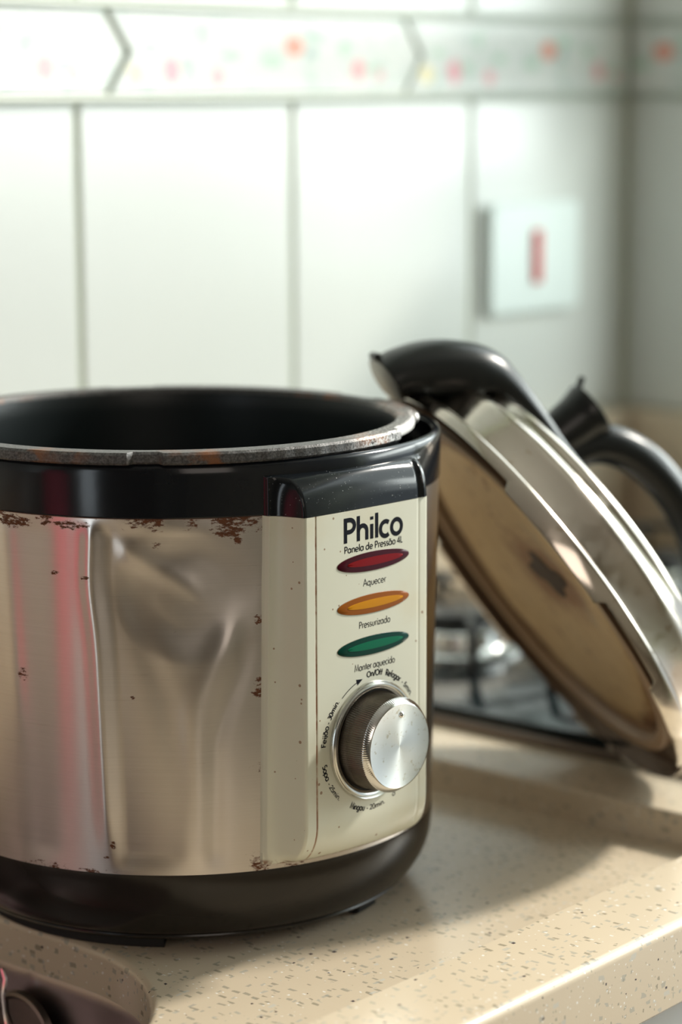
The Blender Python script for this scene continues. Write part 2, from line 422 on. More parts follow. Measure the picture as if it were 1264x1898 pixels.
struct(joined('wall_left', [((-2.75, -2.95, ZF), (-2.6, DY0, ZC)), ((-2.75, DY1, ZF), (-2.6, YW + .15, ZC)), ((-2.75, DY0, DZ), (-2.6, DY1, ZC))], M_paint))
struct(joined('added_side_door', [((-2.70, DY0, ZF), (-2.66, DY0 + .02, DZ)), ((-2.70, DY1 - .02, ZF), (-2.66, DY1, DZ)), ((-2.70, DY0 + .02, DZ - .02), (-2.66, DY1 - .02, DZ))], M_cab))
struct(box('wall_front', (-2.6, -2.95, ZF), (XW + .15, -2.8, ZC), None, simple('cream_plaster', (.66, .60, .52), .8)))
struct(box('floor', (-2.75, -2.95, ZF - .1), (XW + 1.5, YW + .15, ZF), None, M_floor))
struct(box('ceiling', (-2.75, -2.95, ZC), (XW + .15, YW + .15, ZC + .1), None, M_ceil))
# window frame in the opening
wf = bpy.data.objects.new('window_1', None); sc.collection.objects.link(wf); wf.location = (XW + .10, (WY0 + WY1) / 2, WZ0); wf['kind'] = 'structure'
def bar(lo, hi): 
    o = box('frame_bar', [lo[i] - wf.location[i] for i in range(3)], [hi[i] - wf.location[i] for i in range(3)], wf, M_cab, .002)
fx0, fx1 = XW + .085, XW + .115
bar((fx0, WY0, ZF), (fx1, WY0 + .03, WZ1)); bar((fx0, WYD, ZF), (fx1, WYD + .03, WZ0)); bar((fx0, WY1 - .03, WZ0), (fx1, WY1, WZ1))
bar((fx0, WYD + .03, WZ0), (fx1, WY1 - .03, WZ0 + .03)); bar((fx0, WYD, WZ0), (fx1, WYD + .03, WZ1 - .03)); bar((fx0, WY0 + .03, WZ1 - .03), (fx1, WY1 - .03, WZ1))

# ---- tiles: every tile its own part of its wall
PITCH, J0, G = .207, .2145, .0055
Z_ROWS = ((.137, .3930), (.4585, .7680), (.7735, 1.0830), (1.0885, 1.3980))
BZ0, BZ1 = .3985, .4530
tile_cache = {}
def put_tile(wall, a0, a1, z0, z1, side):
    key = (round(a1 - a0, 4), round(z1 - z0, 4))
    if key not in tile_cache:
        o = prism('tile', [(0, 0), (key[0], 0), (key[0], key[1]), (0, key[1])], 0, .0065, wall, M_tile, .0012); tile_cache[key] = o.data
    else:
        o = bpy.data.objects.new('tile', tile_cache[key]); sc.collection.objects.link(o); o.parent = wall
    if side == 'back': o.location = (a0, YW, z0)
    else: o.location = (XW, a1, z0); o.rotation_euler = (0, 0, -PI / 2)
joints = [J0 + PITCH * i for i in range(-12, 4)]
for z0, z1 in Z_ROWS:
    for i in range(len(joints) - 1):
        put_tile(wb, joints[i] + G / 2, joints[i + 1] - G / 2 if i < len(joints) - 2 else XW - .003, z0, z1, 'back')
    yr = YW - .004
    while yr > -2.6:
        a0, a1 = yr - PITCH + G, yr
        if not (a0 < WY1 + .01 and a1 > WY0 - .01 and z0 < WZ1 and (z1 > WZ0 or a0 < WYD)): put_tile(wr, a0, a1, z0, z1, 'right')
        yr -= PITCH
    if z1 > WZ0 and z0 < WZ1: put_tile(wr, WY1 + .002, YW - .004, z0, z1, 'right')
# floral border pieces with chevron ends, raised rails above and below
BL, CH = .3050, .020
bproto = None
def border_outline(L, right=True, left=True):
    h = BZ1 - BZ0; g = .003
    pts = [(g, 0)] + [(L - g, 0)] + ([(L - g + CH, h * .5)] if right else []) + [(L - g, h), (g, h)] + ([(g + CH, h * .5)] if left else [])
    return pts
def border(wall, loc, rotz, L, right, left):
    o = prism('border_tile', border_outline(L, right, left), 0, .0085, wall, M_border, .0012)
    o.location = loc; o.rotation_euler = (0, 0, rotz); return o
for k in range(-6, 2):
    x0 = .2400 + BL * k
    L = BL if k < 1 else XW - .002 - x0
    border(wb, (x0, YW - .0020, BZ0), 0, L, k < 1, True)
for k in range(2):
    o = border(wr, (XW - .0020, YW - .003 - BL * k + (.15 if k == 0 else .15), BZ0), -PI / 2, BL, True, True) if k else None
b0 = prism('border_tile', [(.150, 0), (BL - .003, 0), (BL - .003 + CH, (BZ1 - BZ0) / 2), (BL - .003, BZ1 - BZ0), (.150, BZ1 - BZ0)], 0, .0085, wr, M_border, .0012)
b0.location = (XW - .0020, YW - .003 + .150, BZ0); b0.rotation_euler = (0, 0, -PI / 2)
for zz in (BZ0 - .0048, BZ1 + .0006):
    box('border_moulding', (-2.6, YW - .0035, zz), (XW - .004, YW + .0060, zz + .0042), wb, M_rail, .0015)
    box('border_moulding', (XW - .0035, -.12, zz), (XW + .0060, YW - .004, zz + .0042), wr, M_rail, .0015)

# wall switch
sw = empty('light_switch', (.7030, YW - .001, .2690), 'white rectangular wall switch plate with a red vertical rocker on the tiles', 'switch')
prism('switch_plate', [(-.0595 + .006 * (1 - math.cos(a)) if q in (0, 3) else .0595 - .006 * (1 - math.cos(a)), 0) for q, a in ()] or
      [(sx * (.0545) + .005 * math.cos(t_), sz * (.0385) + .005 * math.sin(t_)) for (sx, sz, a0) in ((1, 1, 0), (-1, 1, 90), (-1, -1, 180), (1, -1, 270)) for t_ in [rad(a0 + 22.5 * i) for i in range(5)]],
      -.0085, 0, sw, M_plastic_w, .002)
prism('red_rocker', [(-.0010 + sx * .0026 + .0018 * math.cos(t_), .001 + sz * .0195 + .0018 * math.sin(t_)) for (sx, sz, a0) in ((1, 1, 0), (-1, 1, 90), (-1, -1, 180), (1, -1, 270)) for t_ in [rad(a0 + 30 * i) for i in range(4)]],
      -.0120, -.0085, sw, M_red, .0006)

# ------------------------------------------------------------------ worktop
XL, YLI, YLO, ZL = .203, -.209, -.2625, .018     # ledge face, lip inner edge, lip outer edge, ledge height
ct = empty('stone_worktop', (0, 0, -.022), 'beige speckled stone worktop with a sunken wet area, raised front lip and ledge', 'worktop')
def W(p): return (p[0], p[1], p[2] + .022)
def hole_outline(off):
    # rounded rectangle opening of the sink, grown by off
    x0, x1, y0, y1, r = -.62 - off, -.1068 + off, -.145 - off, .215 + off, .110 + off
    pts = []
    for (cx, cy, a0) in ((x1 - r, y1 - r, 0), (x0 + r, y1 - r, 90), (x0 + r, y0 + r, 180), (x1 - r, y0 + r, 270)):
        for i in range(13): a = rad(a0 + 90 * i / 12); pts.append((cx + r * math.cos(a), cy + r * math.sin(a)))
    return pts
def wet_area():
    bm = bmesh.new()
    X0 = -1.15
    outer = [(X0, YLI + .0), (XL, YLI), (XL, YW - .002), (X0, YW - .002)]
    RB = .004
    prof = [(RB, 0.)] + [(RB - RB * math.sin(rad(a)), -RB + RB * math.cos(rad(a))) for a in (22, 45, 68, 90)] + [(0, -.022)]
    loops = [[bm.verts.new(W((x, y, z))) for x, y in hole_outline(o)] for o, z in prof]
    ov = [bm.verts.new(W((x, y, 0))) for x, y in outer]
    eds = [bm.edges.new((ov[i], ov[(i + 1) % 4])) for i in range(4)]
    n = len(loops[0]); eds += [bm.edges.new((loops[0][i], loops[0][(i + 1) % n])) for i in range(n)]
    bmesh.ops.triangle_fill(bm, edges=eds, use_beauty=True)
    for a, b in zip(loops, loops[1:]):
        for i in range(n): bm.faces.new((a[i], a[(i + 1) % n], b[(i + 1) % n], b[i]))
    ob = [bm.verts.new(W((x, y, -.022))) for x, y in outer]
    for i in range(4): bm.faces.new((ov[i], ov[(i + 1) % 4], ob[(i + 1) % 4], ob[i]))
    bmesh.ops.recalc_face_normals(bm, faces=bm.faces)
    me = bpy.data.meshes.new('wet_surface'); bm.to_mesh(me); bm.free()
    o = link('wet_surface', me, ct, M_gran, True); me.set_sharp_from_angle(angle=rad(40)); return o
wet_area()
# front lip: profile in (y,z) swept along X, rounded outer corner
def sweep_x(name, prof, x0, x1, parent, mat):
    n = len(prof); vs = [W((x, y, z)) for x in (x0, x1) for y, z in prof]
    fs = [(i, (i + 1) % n, n + (i + 1) % n, n + i) for i in range(n)] + [tuple(range(n)), tuple(range(n, 2 * n))]
    return from_py(name, vs, fs, parent, mat)
R1 = .0045
lip = [(YLI, -.0215), (YLI, ZL - .0015), (YLI - .0015, ZL)] + [(YLO + R1 - R1 * math.sin(rad(a)), ZL - R1 + R1 * math.cos(rad(a))) for a in (0, 15, 30, 45, 60, 75, 90)] + [(YLO, -.0215), (YLO + .002, -.0235), (YLI, -.0235)]
sweep_x('front_lip', lip, -1.15, XW, ct, M_gran)
# right ledge: raised slab carrying the cooktop (profile in (x,z) swept along Y)
R2 = .003
led = [(XL, -.0215)] + [(XL + R2 - R2 * math.cos(rad(a)), ZL - R2 + R2 * math.sin(rad(a))) for a in (0, 22, 45, 68, 90)] + [(XW, ZL), (XW, -.0215)]
n = len(led); vs = [W((x, y, z)) for y in (YLI, YW - .002) for x, z in led]
fs = [(i, (i + 1) % n, n + (i + 1) % n, n + i) for i in range(n)] + [tuple(range(n)), tuple(range(n, 2 * n))]
from_py('raised_ledge', vs, fs, ct, M_gran)
box('backsplash', W((-1.15, YW - .020, .0005)), W((XL - .0005, YW - .0005, .136)), ct, M_gran, .002)
box('backsplash', W((XL + .0005, YW - .020, ZL)), W((XW - .0005, YW - .0005, .136)), ct, M_gran, .002)
box('backsplash', W((XW - .020, YLI, ZL)), W((XW - .0005, YW - .0205, .136)), ct, M_gran, .002)
# base cabinet under the worktop
cb = empty('base_cabinet', (0, YLO + .02, ZF), 'white base cabinet below the front edge of the stone worktop', 'cabinet')
h = -.0225 - ZF - .002
box('carcass', (-.62 - .4, .018, .10), (XW, YW - YLO - .03, .10 + .02), cb, M_cab)
box('plinth', (-1.02, .05, 0), (XW, .065, .10), cb, M_cab)
for i in range(4):
    d = box('door', (-1.02 + i * .466, .0, .102), (-1.02 + i * .466 + .463, .018, h), cb, M_cab, .0015)
    hd = tube('handle', [(-1.02 + i * .466 + .20, .0, h - .05), (-1.02 + i * .466 + .20, -.02, h - .05), (-1.02 + i * .466 + .30, -.02, h - .05), (-1.02 + i * .466 + .30, .0, h - .05)], .004, d, M_chrome)

# ------------------------------------------------------------------ sink
sk = empty('sink_bowl', (-.36, .04, -.19), 'dark steel sink bowl under the rounded worktop opening', 'sink')
def sink_mesh():
    prof = [(.012, -.0221), (.006, -.0222), (.0045, -.0235), (.003, -.03), (.001, -.10), (-.004, -.150), (-.012, -.172), (-.030, -.184), (-.060, -.187)]
    vs, fs = [], []
    for o, z in prof: vs += [(x + .36, y - .04, z + .19) for x, y in hole_outline(o)]
    n = 52
    for k in range(len(prof) - 1):
        for i in range(n): fs.append((k * n + i, k * n + (i + 1) % n, (k + 1) * n + (i + 1) % n, (k + 1) * n + i))
    fs.append(tuple(range((len(prof) - 1) * n, len(prof) * n)))
    o = from_py('basin', vs, fs, sk, M_sink)
    return o
sink_mesh()
# overflow rosette on the side wall of the bowl, with its screw and pull wire
ovf = lathe('overflow_cover', [(0, .0030), (.012, .0034), (.019, .0028), (.0205, .0042), (.0222, .0036), (.0226, 0), (0, 0)], sk, simple('tarnished_overflow_metal', (.20, .17, .15), .35, 1.0, var=.3), 48)
ovf.location = (-.1090 + .36 - .0015, .0045 - .04, -.0545 + .19); ovf.rotation_euler = (0, -PI / 2, 0)
s_ = lathe('screw', [(0, .0075), (.0035, .0070), (.0046, .0050), (.0048, .003), (.0042, .003), (0, .003)], ovf, M_ringm, 24)
tube('pull_wire', [(-.1120 + .36, .0180 - .04, -.0235 + .19), (-.1125 + .36, .0155 - .04, -.028 + .19), (-.1145 + .36, .0150 - .04, -.036 + .19), (-.1150 + .36, .0135 - .04, -.044 + .19), (-.1160 + .36, .0110 - .04, -.050 + .19)], .0011, sk, M_chrome, 8)
lathe('drain', [(0, .0), (.02, .0005), (.03, .002), (.042, .003), (.045, .0025), (.045, -.001), (0, -.001)], sk, M_chrome, 40).location = (0, 0, .0035)

# ------------------------------------------------------------------ cooktop
HX0, HX1, HY0, HY1, HZ = .262, .800, -.165, .262, ZL
hob = empty('cooktop', ((HX0 + HX1) / 2, (HY0 + HY1) / 2, HZ), 'black glass gas cooktop with steel burners on the raised worktop ledge', 'cooktop')
hx, hy = (HX1 - HX0) / 2, (HY1 - HY0) / 2
def rrect(hx, hy, r, k=6):
    return [(sx * (hx - r) + r * math.cos(rad(a0 + 90 * i / k)), sy * (hy - r) + r * math.sin(rad(a0 + 90 * i / k))) for (sx, sy, a0) in ((1, 1, 0), (-1, 1, 90), (-1, -1, 180), (1, -1, 270)) for i in range(k + 1)]
def slab(name, outl, z0, z1, parent, mat, bev=0.):
    n = len(outl); L = [(0, z0), (0, z1 - bev), (bev * .3, z1 - bev * .3), (bev, z1)] if bev else [(0, z0), (0, z1)]
    vs = []
    for o, z in L:
        for x, y in outl:
            l = math.hypot(x, y); vs.append((x - o * (1 if x > 0 else -1), y - o * (1 if y > 0 else -1), z))
    fs = [(k * n + i, k * n + (i + 1) % n, (k + 1) * n + (i + 1) % n, (k + 1) * n + i) for k in range(len(L) - 1) for i in range(n)]
    fs += [tuple(range(n)), tuple(range((len(L) - 1) * n, len(L) * n))]
    return from_py(name, vs, fs, parent, mat)
slab('trim_frame', rrect(hx, hy, .012), 0, .006, hob, simple('dark_steel_trim', (.16, .13, .11), .35, .8), .002)
slab('glass_plate', rrect(hx - .006, hy - .006, .010), .006, .011, hob, M_glass, .001)
for (bx, by, br) in ((.405, .140, .036), (.405, -.060, .028), (.655, .140, .028), (.655, -.060, .036)):
    cx, cy = bx - hob.location.x, by - hob.location.y
    b = lathe('burner_base', [(0, 0), (br + .020, 0), (br + .020, .002), (br + .012, .004), (br + .002, .0045), (br, .013), (br - .004, .015), (0, .015)], hob, M_chrome, 48); b.location = (cx, cy, .011)
    c = lathe('burner_cap', [(0, .0225), (br - .012, .0225), (br - .008, .0215), (br - .006, .018), (br - .007, .0152), (0, .0152)], b, M_iron, 40)
    for k in range(4):
        a = k * PI / 2 + PI / 4
        p = [(r_ * math.cos(a), r_ * math.sin(a), z_) for r_, z_ in ((.098, .0), (.098, .024), (.094, .030), (.070, .0325), (.045, .0325), (.030, .0325))]
        tube('grate_arm', p, .0032, b, M_iron, 8)
    tube('grate_ring', [(.072 * math.cos(2 * PI * i / 40), .072 * math.sin(2 * PI * i / 40), .0325) for i in range(40)], .0030, b, M_iron, 8, closed=True)
for i in range(4):
    kb = lathe('control_knob', [(0, .018), (.013, .018), (.0155, .016), (.0175, .002), (.0180, 0), (0, 0)], hob, M_chrome, 32)
    kb.location = (.16 + .0, -.14 + i * .045 + .02, .011)
    kb.location.x = .235; kb.location.y = -.10 + i * .065

# ------------------------------------------------------------------ pressure cooker
pc = empty('electric_pressure_cooker', (0, 0, 0), 'dented rusty steel electric pressure cooker with ivory control panel, standing lidless', 'pressure cooker')
def gauss(x, s): return math.exp(-(x / s) ** 2)
def sst(x, a, b):
    t = max(0., min(1., (x - a) / (b - a))); return t * t * (3 - 2 * t)
def dent(az, z):
    d = 0.
    # long crease running down the left side of the dent
    ca = -153.9 + 1.8 * (0.211 - z) / .165 - .9 * gauss(z - .18, .02)
    d += .0011 * gauss(az - ca, 1.9) * sst(z, .044, .075)
    d -= .0016 * sst(az, ca + .2, ca + 4.6) * (1 - sst(az, ca + 5, ca + 26)) * (1 - .35 * sst(z, .17, .21))
    # broad push-in at the upper right with a curved right edge
    ra = (az + 134.0) / 15.0; rz = (z - .176) / .031
    q = math.sqrt(ra * ra + rz * rz)
    d -= .0020 * (1 - sst(q, .50, 1.10))
    # oblique fold inside it
    l = (az + 149) * .00227; k = (z - .200) + l * .55
    d += .0006 * gauss(k + .002, .006) * sst(az, -150, -146) * (1 - sst(az, -134, -129))
    # folds running down from the dent
    fa = -141.5 + 7.5 * sst(z, .17, .05) * 1.0 - 5.5 * sst(z, .12, .19)
    d -= .0005 * gauss(az - fa, 3.2) * (1 - sst(z, .17, .205))
    fb = -133.0 - 1.0 * sst(z, .14, .05) + 7.5 * sst(z, .115, .165)
    d += .0013 * gauss(az - fb, 3.4) * (1 - sst(z, .150, .178))
    fc = -129.5 + 6.5 * sst(z, .10, .150)
    d -= .0008 * gauss(az - fc, 2.2) * (1 - sst(z, .150, .170))
    # soft undulation further left
    d += .0007 * gauss(az + 172.6 + 0.8 * (z - .12) / .05, 2.2) * sst(z, .09, .14)
    d -= .0006 * gauss(az + 167.5, 4.5)
    return d * sst(.2112 - z, 0, .010) * sst(z - .0418, 0, .012)
RB = .130
def body():
    vs, fs = [], []; na, nz = 520, 150
    A0, A1 = -200., -100.
    angs = [A0 + (A1 - A0) * i / 400 for i in range(400)] + [A1 + (360 - (A1 - A0)) * i / 120 for i in range(120)]
    for a in angs:
        aw = a if a <= 0 else a
        for k in range(nz + 1):
            z = .042 + (.211 - .042) * k / nz
            r = RB - (.0035 * (1 - (z - .042) / .169)) + (dent(a, z) if a < -100 else 0)
            vs.append((r * math.cos(rad(a)), r * math.sin(rad(a)), z))
    n = len(angs)
    for i in range(n):
        j = (i + 1) % n
        for k in range(nz): fs.append((i * (nz + 1) + k, j * (nz + 1) + k, j * (nz + 1) + k + 1, i * (nz + 1) + k + 1))
    return from_py('steel_casing', vs, fs, pc, M_steel)
body()
lathe('collar', [(.1215, .09), (.1215, .2100), (.1262, .2140), (.1262, .2340), (.1272, .2352), (.1285, .2356), (.1298, .2350), (.1306, .2338), (.1308, .2300), (.1306, .2115), (.1298, .2106), (.1235, .2106)], pc, M_blk, 220)
lathe('base_shell', [(.1255, .0425), (.1266, .0419), (.1268, .0400), (.1267, .0345), (.1262, .0290), (.1250, .0240), (.1228, .0188), (.1198, .0140), (.1175, .0110), (.1160, .0097), (.1150, .0092), (.1144, .0085), (.1147, .0078), (.1130, .0062), (.1090, .0052), (.0980, .0048), (0, .0046)], pc, M_base, 220)
lathe('inner_floor', [(0, .018), (.118, .018), (.1215, .02), (.1215, .09)], pc, M_blk_in, 96)
for a0, a1 in ((-205, -141.5), (-85, -76.5), (-30, 0), (60, 100)):
    vs, fs = lathe_geo([(.0965, .0060), (.0965, .0008), (.0975, 0), (.1075, 0), (.1088, .0010), (.1100, .0070)], 30, rad(a0), rad(a1)); from_py('foot', vs, fs, pc, M_foot)
# removable inner pan
PX, PY = -.0100, -.0008
pan = empty('inner_cooking_pan', (PX, PY, .2356), 'black nonstick inner pan with worn chipped rim, sitting inside the steel cooker', 'pan')
def flange():
    # flange with bayonet cut-outs: outer radius varies with the angle
    tabs = []
    def ro(a):
        d = math.degrees(a) % 360
        base = .1222
        k = 0
        for c, hw in ((255.5, 32), (184, 33), (330, 13), (22, 26), (95, 36)):
            e = abs((d - c + 180) % 360 - 180)
            k = max(k, 1 - sst(e, hw - .6, hw + .6))
        return base + .0038 * k
    prof = [('i', .1140, .0032), ('i', .1143, .0048), ('i', .1152, .0057), ('o', -.0012, .0058), ('o', 0, .0047), ('o', .0002, .0012), ('o', -.0008, .0002), ('i', .1160, .0002), ('i', .1155, -.001)]
    vs, fs = [], []; N = 720; k = len(prof)
    for i in range(N):
        a = 2 * PI * i / N
        for t_, r, z in prof:
            rr = r if t_ == 'i' else ro(a) + r
            if t_ == 'o': rr += .00025 * math.sin(a * 61) * math.sin(a * 23 + 1)
            # the whole rim is slightly tipped
            zz = z
            vs.append((rr * math.cos(a), rr * math.sin(a), zz))
    for i in range(N):
        j = (i + 1) % N
        for p in range(k - 1): fs.append((i * k + p, j * k + p, j * k + p + 1, i * k + p + 1))
    return from_py('flange', vs, fs, pan, M_rim)
flange()
lathe('pan_wall', [(.1140, .0032), (.1134, .0010), (.1130, -.006), (.1130, -.150), (.1115, -.158), (.1060, -.163), (0, -.164), (0, -.166), (.107, -.1655), (.1135, -.160), (.1152, -.150), (.1152, -.004), (.1155, -.001)], pan, M_nonstick, 160)
vs_, fs_ = lathe_geo([(.1218, .0010), (.1232, .0012), (.1236, .0030), (.1231, .0050), (.1218, .0056)], 20, rad(-71.5), rad(-47)); o = from_py('bare_metal_edge', vs_, fs_, pan, M_bare); o['label'] = 'bright bare metal edge'
# chipped bright bits at the bayonet notch
for k, (aa, r0, sc1) in enumerate(((-46.0, .1242, 1.0),)):
    bm = bmesh.new(); bmesh.ops.create_icosphere(bm, subdivisions=2, radius=.0030)
    rnd = random.Random(k)
    for v in bm.verts: v.co = Vector((v.co.x * (.55), v.co.y * (1.3 if k == 0 else .9), v.co.z * .85)) * (1 + .12 * rnd.uniform(-1, 1)) * sc1
    me = bpy.data.meshes.new('bare_metal_chip'); bm.to_mesh(me); bm.free()
    o = link('bare_metal_chip', me, pan, M_bare); o.location = (r0 * math.cos(rad(aa)), r0 * math.sin(rad(aa)), .0034); o.rotation_euler = (0, 0, rad(aa)); o['label'] = 'bright bare metal chip'

# control panel frame: s along the face, d outward, z up
PHI = rad(-93.5); NV = Vector((math.cos(PHI), math.sin(PHI), 0)); TV = Vector((-math.sin(PHI), math.cos(PHI), 0))
def PP(s, d, z): return TV * s + NV * d + Vector((0, 0, z))
DF = .138; S0 = -.0050
PL, PR, ZB, ZT = -.0490, .0335, .0462, .2109
WL, WR = -.0562, .0440
def rr_dist(s, z):
    # distance outside the plateau outline (rounded lower corners, open at the top)
    r = .006; cx, hw = (PL + PR) / 2, (PR - PL) / 2
    dx = abs(s - cx) - (hw - r); dz = (ZB + r) - z
    if dz < 0: return abs(s - cx) - hw
    return math.hypot(max(dx, 0), max(dz, 0)) - r if dx > 0 else dz - r
def surf(s, z, cap=False):
    rbase = RB - .0035 * max(0, (1 - (z - .042) / .169)) + .0004
    cyl = math.sqrt(max(0, (rbase + .0012) ** 2 - s * s))
    top = DF - .00035 * ((s - S0) / .04) ** 2 * 2
    if not cap and z < .0660:
        u = (.0660 - z) / (.0660 - .0450); top -= (top - (cyl + .001)) * (1 - math.sqrt(max(0, 1 - u * u)))
    if cap:
        u = (z - .2109) / (.2292 - .2109); u = max(0, min(1, u))
        cyl = math.sqrt((.1309) ** 2 - s * s)
        top = cyl + (top - cyl) * (1 - u ** 2.3) ** (1 / 2.0)
    e = rr_dist(s, z) if not cap else abs(s - (PL + PR) / 2) - (PR - PL) / 2
    Wd = .0072
    if e <= 0:
        d = top
        if e > -.0015: d = top - .0007 * (1 + e / .0015) ** 2
        # groove between the frame and the face plate
        if not cap: d -= .0005 * gauss(e + .0068, .00030)
    else:
        t = min(1, e / Wd); ft = top - .0007
        c2 = cyl + min(.0020, (ft - cyl) * .5) * sst(1 - t, 0, .10); d = c2 + (ft - c2) * (1 - t) ** 2.7
    if cap:  # little raised end rib on the right
        d += .0010 * gauss(s - (PR - .0032), .0009) * (1 - sst(u, .90, 1.0))
        d -= .0007 * gauss(s - (PR - .0060), .0009) * (1 - sst(u, .80, 1.0))
    return max(d, cyl + .00002)
def panel(name, z0, z1, nz, cap, mat):
    ss = []; s = WL
    N = 230
    ss = [WL + .0150 * i / 90 for i in range(90)] + [WL + .0150 + (WR - WL - .0150) * i / 140 for i in range(141)]
    zs = [z0 + (z1 - z0) * k / nz for k in range(nz + 1)]
    vs = [PP(s, surf(s, z, cap), z) for z in zs for s in ss]; n = N + 1
    fs = [(k * n + i, k * n + i + 1, (k + 1) * n + i + 1, (k + 1) * n + i) for k in range(nz) for i in range(N)]
    # close the sides down to the casing
    b = len(vs)
    for k, z in enumerate(zs):
        for s in (WL, WR): vs.append(PP(s, math.sqrt(.1268 ** 2 - s * s) - .001, z))
    for k in range(nz):
        fs.append((k * n, (k + 1) * n, b + 2 * (k + 1), b + 2 * k)); fs.append((k * n + N, (k + 1) * n + N, b + 2 * (k + 1) + 1, b + 2 * k + 1))
    b2 = len(vs)
    for kk in (0, nz):
        for s in ss: vs.append(PP(s, math.sqrt(.1268 ** 2 - s * s) - .001, zs[kk]))
    for q, kk in enumerate((0, nz)):
        for i in range(N): fs.append((kk * n + i, kk * n + i + 1, b2 + q * n + i + 1, b2 + q * n + i))
    return from_py(name, vs, fs, pc, mat)
cp = panel('control_panel', .0455, .2109, 300, False, M_cream)
panel('panel_cap', .2111, .2292, 50, True, M_cap)

# indicator lenses (elliptical), each with a glowing-looking darker margin and a clearer middle
def ellipse_lens(name, zc, co, ci, label):
    def dome(nm, hs, hz, h0, h1, mat, parent, s_off=0.):
        vs, fs = [], []; n = 64
        rings = [(1.0, -.0004), (1.0, h0 * .6), (.985, h0), (.8, h0 + (h1 - h0) * .5), (.4, h0 + (h1 - h0) * .95)]
        for f_, h in rings:
            for i in range(n):
                a = 2 * PI * i / n; s_ = S0 + .0004 + s_off + hs * f_ * math.cos(a); vs.append(PP(s_, surf(s_, .15) + h * .6, zc + hz * f_ * math.sin(a)))
        vs.append(PP(S0 + .0004 + s_off, surf(S0 + .0004 + s_off, .15) + h1 * .6, zc))
        for k in range(len(rings) - 1):
            for i in range(n): fs.append((k * n + i, k * n + (i + 1) % n, (k + 1) * n + (i + 1) % n, (k + 1) * n + i))
        c_ = len(vs) - 1
        for i in range(n): fs.append(((len(rings) - 1) * n + i, (len(rings) - 1) * n + (i + 1) % n, c_))
        return from_py(nm, vs, fs, parent, mat)
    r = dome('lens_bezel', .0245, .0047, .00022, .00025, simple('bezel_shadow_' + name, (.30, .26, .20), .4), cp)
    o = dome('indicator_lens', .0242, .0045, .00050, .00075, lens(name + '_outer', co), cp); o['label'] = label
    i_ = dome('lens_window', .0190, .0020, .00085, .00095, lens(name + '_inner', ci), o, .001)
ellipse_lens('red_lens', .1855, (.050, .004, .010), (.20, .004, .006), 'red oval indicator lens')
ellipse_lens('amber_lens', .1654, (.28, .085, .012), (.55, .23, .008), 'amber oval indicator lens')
ellipse_lens('green_lens', .1456, (.003, .040, .028), (.004, .13, .065), 'green oval indicator lens')

